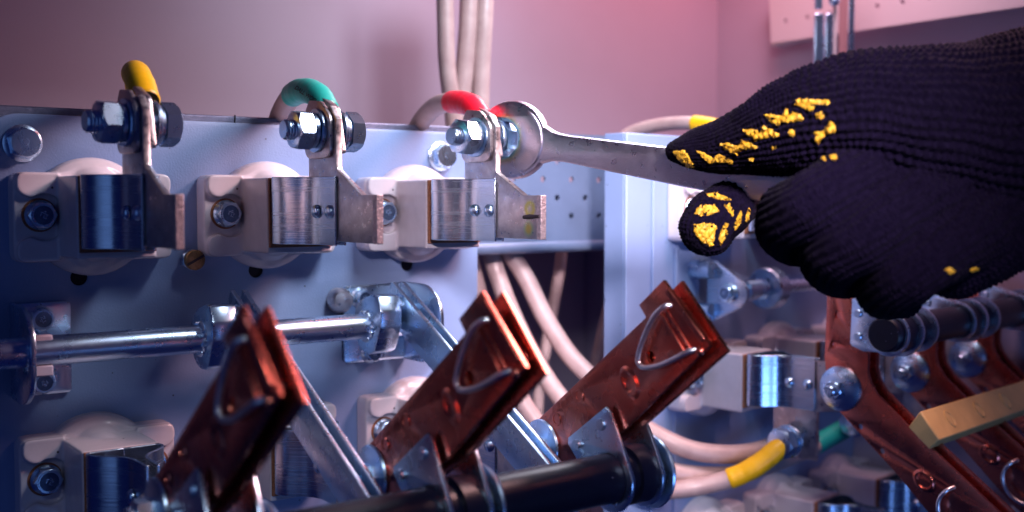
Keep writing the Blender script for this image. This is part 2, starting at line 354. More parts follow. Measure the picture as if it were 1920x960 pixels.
# ------------------------------------------------------------------ porcelain insulator (shared meshes)
def insulator_mesh():
    mb = MB(); mt = axmat((0, 0, -8), (0, -1, 0))
    mb.lathe([(28.5, 0), (28.5, 6), (27.6, 8.5), (25.5, 10.2), (24.5, 11)], mt, 64)
    mb.lathe([(24.5, 0), (24.5, 10.5), (21.5, 15), (19.4, 24), (18.6, 37), (18, 41)], mt, 64, 0.72, 1)
    def rp(poly, y0, y1):
        n = len(poly); mb.rings([[(a, y0, b) for a, b in poly], [(a, y1, b) for a, b in poly]])
    rp(rnd([(-36.5, -29), (36.5, -29), (36.5, 13), (-36.5, 13)], 5), 0, -11.2)
    lobe = rnd([(-17, 12.6), (-35.6, 12.6), (-35.6, 3.5), (-29.5, 0.8), (-25.5, 3.0), (-20, 2.6), (-17, 0)], [0, 4, 3.5, 2, 2, 2, 0])
    for sx in (1, -1):
        for sz in (1, -1):
            rp([(a*sx, b if sz == 1 else -16-b) for a, b in lobe], 0, -14.6)
    rp([(-17.6, -26.5), (17.6, -26.5), (17.6, 11), (-17.6, 11)], 0, -45.8)
    return remeshed(mb, 'body', 0.62, 5, 0.5)
ME_ins = insulator_mesh()
def rivet_head(mb, at, axis, r): return mb.lathe([(r, 0), (r*0.97, r*0.25), (r*0.75, r*0.55), (r*0.4, r*0.72), (0.05, r*0.78)], axmat(at, axis), 24)
def make_terminal(name, kind, label, tinm=M_tin):
    t = empty(name, (0, 0, 0), 0, label, 'insulator')
    link_mesh('body', ME_ins, M_porc, t, ang=60)
    for sx in (-1, 1):
        b = hexbolt_into(t, 'mounting_bolt', (sx*25, -11.3, -7), (0, -1, 0), 11.2, 5.4, 7.0, twist=0.5+sx)
        MB().lathe([(7.9, -0.4), (7.9, 0.25)], axmat((sx*25.3, -11.2, -7), (0, -1, 0)), 36).build('washer', M_fibre, b)
    MB().box(-17, 17, -47.2, -45.6, -23.5, 10.8).build('backing_pad', M_fibre, t, 0.2)
    left = [(0, -48.4), (-13, -48.4), (-15.6, -48.8), (-16.6, -50.5), (-16.3, -53), (-14.2, -57), (-10.8, -60.5), (-7, -63.8), (-4.4, -67.5), (-2.9, -72), (-2.5, -78), (-2.4, -89)]
    lp = [p.to_2d() for p in spline([(a, b, 0) for a, b in left], 4)]
    mb = MB(); mb.ribbon([(p.x, p.y) for p in lp], 1.2, -21.5, 11.2); mb.ribbon([(-p.x, p.y) for p in reversed(lp)], 1.2, -21.5, 11.2)
    MBc = mb.build('spring_clip', M_clip, t, 0.3)
    for y in (-71.5, -84):
        for sx in (-1, 1):
            r = MB(); rivet_head(r, (sx*(3.6 if y > -75 else 3.0), y, -5.5), (sx, 0, -0.02), 3.3); r.build('rivet', M_zinc, MBc)
    if kind == 'up':
        ol = [(-56, -19.5), (-126, -19.5), (-126, 2.3), (-112, 2.3), (-89, 14), (-88, 15.5), (-88, 38), (-82, 44.5), (-64, 44.5), (-59, 40), (-59, 11), (-56, 10)]
    elif kind == 'down':
        ol = [(-56, 9.5), (-108, 9.5), (-108, -19.5), (-90, -22), (-89.5, -53), (-59, -53), (-59, -20), (-56, -19.5)]
    else:
        ol = rnd([(-56, 2), (-100, 2), (-125, 3), (-156, 12), (-160, -3), (-120, -20), (-56, -19)], [0, 0, 0, 5, 5, 0, 0])
    x = 0 if kind != 'hinge' else -8
    if kind == 'hinge':
        MB().ribbon([(0, -54), (0, -88), (-2, -93), (-8, -100), (-8, -112)], 2.4, -18, 2).build('knife_shoulder', tinm, t, 0.2)
        ol = rnd([(-106, 2), (-125, 3), (-156, 12), (-160, -3), (-130, -18), (-106, -18)], [0, 0, 5, 5, 3, 0])
    cp = plate('contact_plate', ol, [], x-1.6, x+1.6, tinm, t, 'X', 0.5 if kind != 'up' else 0.35)
    if kind == 'up':
        MB().box(-1.75, 1.75, -126.15, -122.5, -19.6, 2.35).build('worn_edge', M_edge, cp, 0.3)
    return t
def make_bolt(name, label, cat='bolt'):
    t = empty(name, (0, 0, 0), 0, label, cat)
    prof = [(4.1, -21.5), (4.8, -20.7)]
    h = -20.7
    while h < -8: prof += [(4.9, h+0.25), (4.35, h+0.8), (4.9, h+1.3)]; h += 1.4
    prof += [(4.9, 14)]
    MB().lathe(prof, axmat((0, 0, 0), (1, 0, 0)), 32).build('shank', M_zinc, t)
    MB().hexa(17, 8.2, axmat((-8.2, 0, 0), (-1, 0, 0), 0.35), both=True).build('nut', M_zinc, t)
    MB().lathe([(5, 0), (8.4, 0.05), (8.6, 0.3), (8.6, 1.9), (8.3, 2.2)], axmat((-8.1, 0, 0), (1, 0, 0)), 40).build('spring_washer', M_zinc, t)
    MB().lathe([(5, 0), (10.2, 0.05), (10.4, 0.3), (10.4, 1.4), (10.2, 1.7)], axmat((-5.6, 0, 0), (1, 0, 0)), 48).build('washer', M_zinc, t)
    MB().lathe([(5, 0), (10.2, 0.05), (10.4, 0.3), (10.4, 1.4), (10.2, 1.7)], axmat((6.6, 0, 0), (1, 0, 0)), 48).build('washer', M_zinc, t)
    MB().lathe([(5, 0), (8.4, 0.05), (8.6, 0.3), (8.6, 1.8)], axmat((8.6, 0, 0), (1, 0, 0)), 48).build('washer', M_zinc, t)
    MB().hexa(17, 7, axmat((11.2, 0, 0), (1, 0, 0), 0.12)).build('bolt_head', M_zinc, t)
    return t
G1 = 'porcelain insulators with contacts on the left panel, upper row'
XA = (151, 241, 333)
LA = ('upper row porcelain insulator whose tab holds the yellow sleeved cable', 'upper row porcelain insulator whose tab holds the green sleeved cable', 'upper row porcelain insulator whose tab carries the bolt in the wrench')
proto = make_terminal('insulator', 'up', LA[0])
for i, X in enumerate(XA):
    if i == 0: o = proto
    elif i == 1: o = copy_tree(proto)
    else: o = make_terminal('insulator', 'up', LA[2], M_tin3)
    place(o, (X, 0, 0), 0); o['label'] = LA[i]; o['group'] = G1
dark = MB().tube([(-2.2, -113, -8.6), (-2.0, -117, -8.3), (-1.9, -121, -8.2), (-1.9, -125, -8.0)], [1.0, 1.3, 1.0, .8], 10)
for o in list(COL.objects):
    if o.name.startswith('contact_plate') and o.parent and o.parent.get('label') == LA[2]:
        dark.build('scorch_mark', M_dark, o)
LH = ('lower row porcelain insulator at the bottom left corner of the panel', 'lower row porcelain insulator half hidden behind the nearest copper blade', 'lower row porcelain insulator above the second copper blade and its washer')
ph = make_terminal('insulator', 'hinge', LH[0])
for i, X in enumerate(XA):
    o = ph if i == 0 else copy_tree(ph)
    place(o, (X, 0, -124)); o['label'] = LH[i]; o['group'] = 'porcelain insulators with hinge contacts on the left panel, lower row'
LM = ('right panel porcelain insulator beside the tip of the sharpest copper blade', 'right panel porcelain insulator directly behind the downward tab with the yellow cable', 'right panel porcelain insulator hidden by the first hanging copper arm')
pd = make_terminal('insulator', 'down', LM[0])
GB = 'porcelain insulators on the right panel'
for i in range(3):
    o = pd if i == 0 else copy_tree(pd); place(o, frB(63+90*i, -1.6, -109), DB); o['label'] = LM[i]; o['group'] = GB
LU = ('right panel porcelain insulator showing beside the yellow printed fingertip', 'right panel porcelain insulator behind the curled fingers of the glove')
for i in range(2):
    o = copy_tree(proto); place(o, frB(63+90*i, -1.6, 2), DB); o['label'] = LU[i]; o['group'] = GB
LL = ('bottom row insulator cut by the picture edge under the yellow cable', 'bottom row insulator under the bolt of the downward tab', 'bottom row insulator beside the lower edge of the copper arm')
for i in range(3):
    o = copy_tree(ph); place(o, frB(63+90*i, -1.6, -222), DB); o['label'] = LL[i]; o['group'] = GB

# terminal bolts
LB = ('hex bolt with nut and washers under the yellow sleeved cable', 'hex bolt with nut and washers under the green sleeved cable', 'hex bolt gripped by the open wrench under the red sleeve')
pbolt = make_bolt('hex_bolt', LB[0])
for i, X in enumerate(XA):
    o = pbolt if i == 0 else copy_tree(pbolt); place(o, (X, -73, 33), R_((4, 0, 7)[i])); o['label'] = LB[i]; o['group'] = 'bolts clamping the cable lugs'
for i in range(2):
    o = copy_tree(pbolt); o.location = frB(63+90*i, -75, -151)*S; o.rotation_euler = (0.3, 0, DB+PI)
    o['label'] = ('hex bolt at the end of the yellow sleeve on the right panel', 'hex bolt at the teal sleeve end behind the copper arm')[i]; o['group'] = 'bolts clamping the cable lugs'

# cables over the panel top
def cable(name, label, path, r, sleeve=None, sm=None, lug=None, cat='cable', group=None, per=10):
    t = empty(name, path[0], 0, label, cat, group); P = spline([Vector(p)-Vector(path[0]) for p in path], per)
    MB().tube(P, r, 24).build('insulation', M_cable, t)
    if sleeve:
        a, b = sleeve; n = len(P); Q = P[int(a*n):max(int(b*n), int(a*n)+3)]
        rr = [r+0.75+0.07*math.sin(i*1.7)+0.09*math.sin(i*0.61+1) for i in range(len(Q))]; rr[0] = r+0.3; rr[-1] = r+0.3
        MB().tube(Q, rr, 28).build('sleeve', sm, t)
    if lug:
        mb = MB(); mb.tube([Vector(p)-Vector(path[0]) for p in lug], [r*0.75, r*0.8], 20); mb.build('lug', M_tin, t)
    return t
def top_cable(X, name, label, sm, b, dx=0, lean=0, hi=0):
    p = [(X+5+dx, -66, 43), (X+5+dx+lean*.04, -58, 50), (X+5+dx+lean*.12, -46, 56+hi*.6), (X+4+dx+lean*.34, -30, 59+hi), (X+3+dx+lean*.66, -13, 58+hi), (X+2+dx+lean*.88, 1, 53+hi), (X+1+dx+lean, 10, 44+hi*.5), (X+dx+lean, 14.5, 30), (X+dx+lean, 15, 0), (X+dx+lean, 15, -60)]
    t = cable(name, label, p, 5.6, (0, b), sm, group='cables bent over the top of the left panel')
    l0 = Vector(p[0])
    ol = rnd([(-86, 20), (-60, 20), (-58, 30), (-60, 43), (-64, 48), (-76, 47), (-86, 39)], [6, 6, 2, 2, 1, 2, 4])
    l = plate('lug', [(a, b_) for a, b_ in ol], [circ((-73, 33), 5.2)], X-3.7, X-1.8, M_tin, t, 'X', 0.3); l.location = -l0*S
    l2 = MB().ribbon([(0, 0), (1, 0)], 1, 0, 1)
    s2 = plate('lug_tongue', rnd([(-86, 22), (-60, 22), (-56, 44), (-66, 50), (-80, 44)], 2), [circ((-73, 33), 5.2)], X+1.9, X+5.0, M_tin, t, 'X', 0.3); s2.location = -l0*S
    return t
top_cable(151, 'power_cable', 'cable in a yellow sleeve bent over the panel top at left', M_yel, 0.55, 2, lean=24, hi=0)
c2 = top_cable(241, 'power_cable', 'cable in a green lettered sleeve bent over the panel top', M_grn, 0.46, lean=13, hi=-3)
top_cable(333, 'power_cable', 'beige cable in a bright red sleeve beside the wrench head', M_red, 0.34, lean=10, hi=-4)
# lettering along the green sleeve, wrapped onto its surface
def surface_patch(polys, bvh, lift, name, m, parent, step=1.4, rim=True, origin=Vector((0, 0, 0))):
    """Thin raised patches laid onto a surface: polygons given on a viewing plane are dropped onto it."""
    outs = []
    for poly in polys:
        xs = [p[0] for p in poly]; ys = [p[1] for p in poly]
        nx = max(3, int((max(xs)-min(xs))/step)); ny = max(3, int((max(ys)-min(ys))/step))
        def inside(x, y):
            c = False; n = len(poly)
            for i in range(n):
                x1, y1 = poly[i]; x2, y2 = poly[(i+1) % n]
                if (y1 > y) != (y2 > y) and x < (x2-x1)*(y-y1)/(y2-y1)+x1: c = not c
            return c
        idx = {}; vs = []; fs = []
        x0, y0 = min(xs), min(ys); dx = (max(xs)-x0)/nx; dy = (max(ys)-y0)/ny
        cell = {(i, j): inside(x0+(i+.5)*dx, y0+(j+.5)*dy) for i in range(nx) for j in range(ny)}
        for (i, j), ok in cell.items():
            if not ok: continue
            if mnoise.noise(Vector(((x0+i*dx)*.16, (y0+j*dy)*.16, 3.1))) > 0.30: continue
            q = []
            for (a, b) in ((i, j), (i+1, j), (i+1, j+1), (i, j+1)):
                if (a, b) not in idx:
                    h = bvh.ray_cast(CAM*S, ray(x0+a*dx, y0+b*dy).normalized())
                    if h[0] is None: idx[(a, b)] = None
                    else:
                        full = all(cell.get(k, False) for k in ((a-1, b-1), (a, b-1), (a-1, b), (a, b)))
                        l = lift*(1+0.35*math.sin(a*1.3+b)*math.cos(b*1.7-a*.4)) if full or not rim else -0.15
                        idx[(a, b)] = len(vs); vs.append(h[0]/S + h[1]*l - origin)
                q.append(idx[(a, b)])
            if None in q: continue
            if max((vs[q[0]]-vs[q[2]]).length, (vs[q[1]]-vs[q[3]]).length) > 4.5: continue
            fs.append(tuple(q))
        if fs:
            mb = MB(); mb.add([tuple(v) for v in vs], fs)
            me = bpy.data.meshes.new(name); me.from_pydata([(x*S, y*S, z*S) for x, y, z in mb.v], [], mb.f)
            bm = bmesh.new(); bm.from_mesh(me); bmesh.ops.recalc_face_normals(bm, faces=bm.faces)
            bm.faces.ensure_lookup_table()
            if sum(f.normal.dot(-_F) for f in bm.faces) < 0: bmesh.ops.reverse_faces(bm, faces=bm.faces)
            bm.to_mesh(me); bm.free()
            outs.append(link_mesh(name, me, m, parent, ang=80))
    return outs
def world_bvh(o, off=Vector((0, 0, 0))):
    me = o.data; return BVHTree.FromPolygons([v.co+off*S for v in me.vertices], [tuple(p.vertices) for p in me.polygons])
sl = [c for c in COL.objects if c.parent == c2 and c.name.startswith('sleeve')][0]
org = Vector(c2.location)/S
tx = bpy.data.curves.new('t', 'FONT'); tx.body = 'DALL WOSH'; tx.size = 12; tx.offset = 0.25; tx.space_character = 0.95
to = bpy.data.objects.new('t', tx); COL.objects.link(to)
tme = bpy.data.meshes.new_from_object(to.evaluated_get(bpy.context.evaluated_depsgraph_get())); bpy.data.objects.remove(to)
bv = world_bvh(sl, org); vs = []
ca, sa = math.cos(R_(38)), math.sin(R_(38))
for v in tme.vertices:
    x, y = v.co.x*0.80, v.co.y*0.9
    h = bv.ray_cast(CAM*S, ray(552+x*ca+y*sa, 166+x*sa*0.9-y*ca).normalized())
    vs.append((h[0]/S + h[1]*0.15 - org) if h[0] else None)
fs = [tuple(p.vertices) for p in tme.polygons if all(vs[i] is not None for i in p.vertices)]
vs = [tuple(v) if v is not None else (0, 0, 0) for v in vs]
mb = MB(); mb.add(vs, fs); mb.build('lettering', M_ink, sl)

# ------------------------------------------------------------------ bolts and screws on the left panel
def panel_bolt(x, z, label, mark=True):
    t = empty('panel_bolt', (x, 0, z), 0, label, 'bolt', 'large hex bolts fixing the left panel')
    b = hexbolt_into(t, 'bolt_head', (0, -0.1, 0), (0, -1, 0), 13, 6.5, 8.8, mark=False)
    if mark:
        tc = bpy.data.curves.new('t', 'FONT'); tc.body = '8.8'; tc.size = 4.2; tc.extrude = 0.25; tc.resolution_u = 3
        to = bpy.data.objects.new('t', tc); COL.objects.link(to)
        me = bpy.data.meshes.new_from_object(to.evaluated_get(bpy.context.evaluated_depsgraph_get())); bpy.data.objects.remove(to)
        for v in me.vertices:
            a, c, d = v.co; a, c = a*math.cos(.5)-c*math.sin(.5), a*math.sin(.5)+c*math.cos(.5)
            v.co = Vector((a+0.0, -7.55-d, c-4.0))*S
        link_mesh('stamped_number', me, M_zinc, b)
    MB().lathe([(1.6, 0), (1.4, 0.35), (0.1, 0.35)], axmat((0, -7.5, 0.4), (0, -1, 0)), 20).build('centre_pip', M_zinc, b)
    return t
panel_bolt(121.5, 26.5, 'large hex bolt near the top left corner of the panel')
t = panel_bolt(354, 26, 'large hex bolt on the panel just behind the nut in the wrench', False)
t = empty('slotted_screw', (201, 0, -30.5), 0, 'small brass slotted screw between the first two insulators', 'screw')
nb = MB().hexa(9.5, 3, axmat((0, -0.1, 0), (0, -1, 0))).build('nut', M_zinc, t)
sc_ = MB().lathe([(3, 2), (3, 5.2), (5.2, 5.3), (5.2, 7.3), (4.6, 8.0), (3.6, 8.2)], axmat((0, 0, 0), (0, -1, 0)), 32).build('screw_head', M_brass, t)
MB().box(-4.9, 4.9, -8.35, -7.5, -.65, .65, Matrix.Rotation(R_(-28), 4, 'Y')).build('dark_slot_bar', M_dark, sc_)  # dark bar painted for the shade of the groove, none is cut

# ------------------------------------------------------------------ rod with its brackets (left panel)
YR, ZR = -30, -68
rd = empty('support_rod', (104, YR, ZR), 0, 'bright zinc plated round rod crossing the left panel below the insulators', 'rod')
MB().lathe([(6.9, -70), (6.9, 215)], axmat((0, 0, 0), (1, 0, 0)), 48).build('rod_bar', M_zinc, rd)
def lever(x, parent):
    """teardrop side plates welded on the rod, a weld bead round it"""
    th = circ((0, 0), 14.5, 30, R_(75), R_(320), False)
    ol = [(y, z) for y, z in th] + [(-6, -13), (-16, 14), (-14, 20), (-8, 20)]
    ol = circ((0, 0), 14.5, 28, R_(-60), R_(-235), False)    # (y,z) going over the panel side
    ol = [(15.5*math.cos(a), 15.5*math.sin(a)) for a in [R_(d) for d in range(-125, 80, 8)]] + [(-5, 17.5), (-12, 17), (-15.5, 9), (-15, 0)]
    l = plate('lever', rnd(ol, 1.0, 2), [], x-0.2, x+13.4, M_zinc, parent, 'X', 1.6)
    pts = [(x-0.6+0.5*math.sin(a*5), (7.4+0.4*math.sin(a*9))*math.cos(a), (7.4+0.4*math.sin(a*7))*math.sin(a)) for a in [2*PI*k/48 for k in range(48)]]
    MB().tube(pts+[pts[0]], [1.1+0.45*math.sin(k*2.4) for k in range(49)], 8).build('weld_bead', M_zinc, l)
lever(91, rd); lever(183, rd)
def bracket(loc, label, web, flange, zc, rz=0, name='rod_bracket', group=None):
    t = empty(name, loc, rz, label, 'bracket', group)
    x0, x1 = flange
    r = 8 if web > (x0+x1)/2 else 3
    ol = rnd([(x0, -22), (x1, -22), (x1, 22), (x0, 22)], 2.5)
    b = plate('base_flange', ol, [], -2.6, -0.3, M_zinc, t, 'Y', 0.5)
    wl = rnd([(-0.4, -22.5), (-28, -22.5), (-42, -12), (-42, 12), (-28, 22.5), (-0.4, 22.5)], [1, 8, 8, 8, 8, 1], 7)
    plate('web', wl, [circ((YR, 0), 7.4, 32)], web-1.2, web+1.2, M_zinc, t, 'X', 0.5)
    return t
b1 = bracket((128, 0, -70.5), 'angle bracket holding the rod at its left end', -13, (-13, 13), 0, group='angle brackets carrying the rod')
for z in (14.5, -15.5): hexbolt_into(b1, 'mounting_bolt', (-1, -2.7, z), (0, -1, 0), 9.5, 5, 6.3, twist=z)
for z in (7.5, -6.0): MB().box(-11.5, -3, -34.5, -30, z-2.6, z+2.6).build('stamped_lug', M_roller, b1, 0.8)
b2 = bracket((310, 0, -70), 'angle bracket holding the rod at the right edge of the panel', 18, (-22, 18), 0, group='angle brackets carrying the rod')
for x, z in ((-12, 14.5), (-6, -16.5)): hexbolt_into(b2, 'mounting_bolt', (x, -2.7, z), (0, -1, 0), 9.5, 5, 6.3, twist=z)
MB().lathe([(7, 0), (7, 5), (5.5, 7.5), (0.1, 8)], axmat((-25, -0.2, 14), (0, -1, 0)), 32).build('boss', M_tin, b2)

# ------------------------------------------------------------------ link arms: a pair of steel strips from the rod lever to the shaft
def link_arm(X, label):
    t = empty('steel_linkage', (X, 0, 0), 0, label, 'link arm', 'pairs of steel link strips')
    ol = [(-30, -44.5), (-20.5, -61), (-30, -68), (-176, -142), (-187, -127)]
    ol = rnd([(-31, -44.5), (-21, -61.5), (-172, -140.5), (-186, -136), (-184, -126.5)], [1, 1, 1, 4, 1])
    plate('strip', ol, [], -1.2, 1.2, M_zinc, t, 'X', 0.35)
    plate('strip', [(a-0.5, b) for a, b in ol], [], 4.6, 7.0, M_zinc, t, 'X', 0.35)
    MB().lathe([(2.6, -1), (2.6, 8)], axmat((0, -36, -57.5), (1, 0, 0)), 24).build('pin', M_zinc, t)
    s_ = MB().lathe([(5.2, 0), (5.2, 0.6), (4.9, 1.6), (3.9, 2.7), (2.6, 3.2), (2.5, 2.2), (0.1, 2.1)], axmat((-1.3, -36, -57.5), (-1, 0, 0)), 36).build('screw_head', M_zinc, t)
    MB().lathe([(6.4, 0), (6.4, 1)], axmat((-1.25, -36, -57.5), (-1, 0, 0)), 36).build('washer', M_zinc, s_)
    MB().lathe([(9, 1.3), (9.6, 1.8), (9.6, 3.9), (9, 4.5)], axmat((0, -175, -135), (1, 0, 0)), 40).build('roller', M_roller, t)
    MB().lathe([(3.2, -2), (3.2, 12)], axmat((0, -175, -135), (1, 0, 0)), 20).build('pin', M_zinc, t)
    return t
link_arm(211, 'steel link strips running down behind the nearest blurred copper blade')
link_arm(303, 'steel link strips running down behind the middle copper blade to the shaft')

# ------------------------------------------------------------------ copper blades
def dimple(mb, y, z, x, r):       # ring of a punched, countersunk hole
    return mb.lathe([(r*1.6, -0.02), (r*1.4, 0.4), (r*1.05, 0.25), (r*0.8, -1.2)], axmat((x, y, z), (-1, 0, 0)), 24)
def make_blade(label):
    t = empty('knife_switch', (0, 0, 0), 0, label, 'switch blade', 'raised copper switch blades')
    pv = (-143.5, -117)
    arc = [(pv[0]+12*math.cos(a), pv[1]+12*math.sin(a)) for a in [R_(d) for d in range(40, -131, -10)]]
    ol = arc + [(-165, -122), (-172, -119), (-201.5, -99.5), (-250.5, -57.8), (-224, -33.2), (-209.7, -44.6), (-214, -49.5)]
    h1, h2, hb = (-170.8, -89.5), (-154.2, -102.5), (-217, -66)
    pr = rnd(ol[:len(arc)], 0) + rnd([ol[-1]]+ol[len(arc):-1]+[ol[-1]], 0)[1:]
    p = plate('blade_plate', ol, [circ(h1, 2.1, 20), circ(h2, 2.1, 20), circ(hb, 2.6, 20)], -1.2, 1.2, M_cop, t, 'X', 0.45)
    ol2 = arc + [(-168, -122), (-202.5, -101), (-254.5, -60), (-228.5, -33.5), (-214.5, -44.6), (-217, -49.5)]
    plate('blade_plate', ol2, [circ(hb, 2.6, 20)], 4.8, 7.2, M_cop, t, 'X', 0.45)
    plate('contact_leaf', rnd([(-196, -86), (-248, -56.5), (-229, -39), (-205, -58)], 1.5), [], 2.2, 3.6, M_cop, t, 'X', 0.3)
    # folded end lips and pressed ribs
    d = Vector((0, -255.5+224, -60+33.2)).normalized(); n_ = Vector((0, d.z, -d.y))
    def bar(name, a, b, x0, x1, wd, par):
        a = Vector((0, *a)); b = Vector((0, *b)); u = (b-a).normalized(); v = Vector((0, -u.z, u.y)); mt = Matrix.Translation(a) @ Matrix(((1, 0, 0), (0, u.y, v.y), (0, u.z, v.z))).to_4x4()
        return MB().box(x0, x1, 0, (b-a).length, -wd/2, wd/2, mt).build(name, M_cop, par, 0.4)
    bar('end_lip', (-226.5, -37), (-247.5, -56), -2.0, -1.1, 3.0, p)
    bar('pressed_rib', (-226.5, -45.5), (-241, -61), -1.9, -1.0, 1.5, p)
    bar('pressed_rib', (-223.2, -47.0), (-237.6, -62.5), -1.9, -1.0, 1.5, p)
    mb = MB(); dimple(mb, *h1, -1.2, 2.1); mb.build('hole_rim', M_cop, p); mb = MB(); dimple(mb, *h2, -1.2, 2.1); mb.build('hole_rim', M_cop, p)
    rot = Matrix.Rotation(R_(-52), 4, 'X')
    mb = MB(); mt = axmat((-1.1, -204.5, -78.5), (-1, 0, 0)) @ Matrix.Rotation(R_(40), 4, 'Z')
    mb.lathe([(8.6, -0.05), (7.8, 0.15), (6.8, 0.8), (6.0, 1.1), (5.2, 1.0), (4.0, 0.35), (0.1, 0.15)], mt, 48, 0.66, 1.0); mb.build('oval_boss', M_cop, p)
    r_ = MB(); rivet_head(r_, (-1.2, -245.5, -60.5), (-1, 0, 0), 2.2); r_.build('rivet', M_cop, p)
    w_ = [(0.5, -229.5, -43.2), (-3, -227, -43.8), (-4.0, -221.5, -49), (-4.4, -215.8, -59), (-4.4, -213.0, -66.6), (-4.2, -213.8, -69.4), (-4.2, -217, -70.2), (-4, -225, -68.4), (-3.6, -234, -64.4), (-3, -240, -61.2), (0.5, -243.5, -59.6)]
    MB().tube(spline(w_, 6), 1.2, 12).build('wire_loop', M_wire, t)
    # hinge washer and bolt
    wz = MB().lathe([(12.6, 0), (12.8, 0.4), (12.4, 1.4), (9, 2.4), (5.5, 3.0), (0.1, 3.1)], axmat((-1.3, *pv), (-1, 0, 0)), 48).build('pivot_washer', M_zinc, t)
    MB().hexa(10, 6, axmat((-4.3, *pv), (-1, 0, 0), .4)).build('pivot_nut', M_zinc, wz)
    MB().lathe([(3, 0), (3, 3), (2.4, 3.6)], axmat((-10, *pv), (-1, 0, 0)), 24).build('pivot_stud', M_zinc, wz)
    # steel yoke plates on the shaft
    sh = (-195.5, -121.5)
    arc2 = [(sh[0]+15*math.cos(a), sh[1]+15*math.sin(a)) for a in [R_(dd) for dd in range(170, 331, 10)]]
    yo = rnd([(-193.3, -91.0)], 0) + [(-206, -106)] + arc2 + [(-178, -120), (-166.5, -109.5)]
    yo = rnd([(-192.5, -90.5), (-195.5, -92)], 0) + [(-205, -108)] + arc2 + [(-180, -122), (-174, -118), (-167, -111.5), (-167.2, -108.5)]
    y1 = plate('yoke_plate', yo, [circ(sh, 10.9, 36)], -5.0, -3.0, M_zinc, t, 'X', 0.6)
    y2 = plate('yoke_plate', yo, [circ(sh, 10.9, 36)], 13.0, 15.0, M_zinc, t, 'X', 0.6)
    for (y, z) in ((-190.5, -98.6), (-174, -110.6)):
        MB().lathe([(2.6, 0), (2.6, 1.0), (2.3, 1.3)], axmat((-5.0, y, z), (-1, 0, 0)), 24).build('rivet', M_zinc, y1)
        MB().lathe([(2.0, -3.1), (2.0, 3.0)], axmat((0, y, z), (1, 0, 0)), 12).build('spacer', M_zinc, y1)
    MB().lathe([(11, 0), (16.6, 0.2), (17.0, 1.2), (16.0, 2.6), (13.2, 3.6), (11, 4.0)], axmat((17.5, *sh), (1, 0, 0)), 56).build('collar_ring', M_zinc, t)
    MB().lathe([(11.0, -1), (13.0, -1), (13.0, 9), (11.0, 9)], axmat((5, *sh), (1, 0, 0)), 40).build('insulating_bush', M_black, t)
    return t
LBL = ('nearest and most blurred raised copper blade at the bottom left', 'middle raised copper blade with its wire loop in front of the link strips', 'sharpest raised copper blade in front of the right panel edge')
bl = make_blade(LBL[0])
for i, X in enumerate((136, 228, 320)):
    o = bl if i == 0 else copy_tree(bl); place(o, (X, 0, 0)); o['label'] = LBL[i]
sh = empty('rotary_shaft', (100, -195.5, -121.5), 0, 'black insulated shaft through the steel yokes of the raised blades', 'shaft')
MB().lathe([(10, -80), (10.8, -79), (10.8, 238), (10, 239)], axmat((0, 0, 0), (1, 0, 0)), 56).build('shaft_tube', M_black, sh)

# ------------------------------------------------------------------ right panel: rod, brackets, hanging copper arms
rb = empty('support_rod', frB(64, -30, -60), DB, 'short bright rod on the right panel under the curled fingers', 'rod')
MB().lathe([(4.5, -4), (4.5, 230)], axmat((0, 0, 0), (1, 0, 0)), 32).build('rod_bar', M_zinc, rb)
MB().lathe([(7, 8), (7, 30)], axmat((0, 0, 0), (1, 0, 0)), 32).build('rod_sleeve', M_zinc, rb)
MB().lathe([(13, 33), (14, 34), (14, 44), (12, 45.5), (7, 46)], axmat((0, 0, 0), (1, 0, 0)), 40).build('rod_collar', M_zinc, rb)
bb = empty('rod_bracket', frB(58, 0, -60), DB, 'small triangular bracket at the end of the right panel rod', 'bracket')
plate('web', rnd([(-12, 19), (-17, 21), (-42, 6), (-44, -2), (-40, -9), (-17, -20), (-12, -19)], [2, 2, 7, 7, 7, 2, 2], 6), [], -1.2, 1.2, M_clip, bb, 'X', 0.5)
for z in (14, -14): MB().lathe([(6, 0), (6, 16)], axmat((-3, -1.7, z), (0, -1, 0)), 28).build('standoff', M_zinc, bb)
hexbolt_into(bb, 'pivot_bolt', (-1.4, -30, -0.5), (-1, 0, 0), 9.5, 5, 6.5)
ARMP = (-114.2, -112.0)
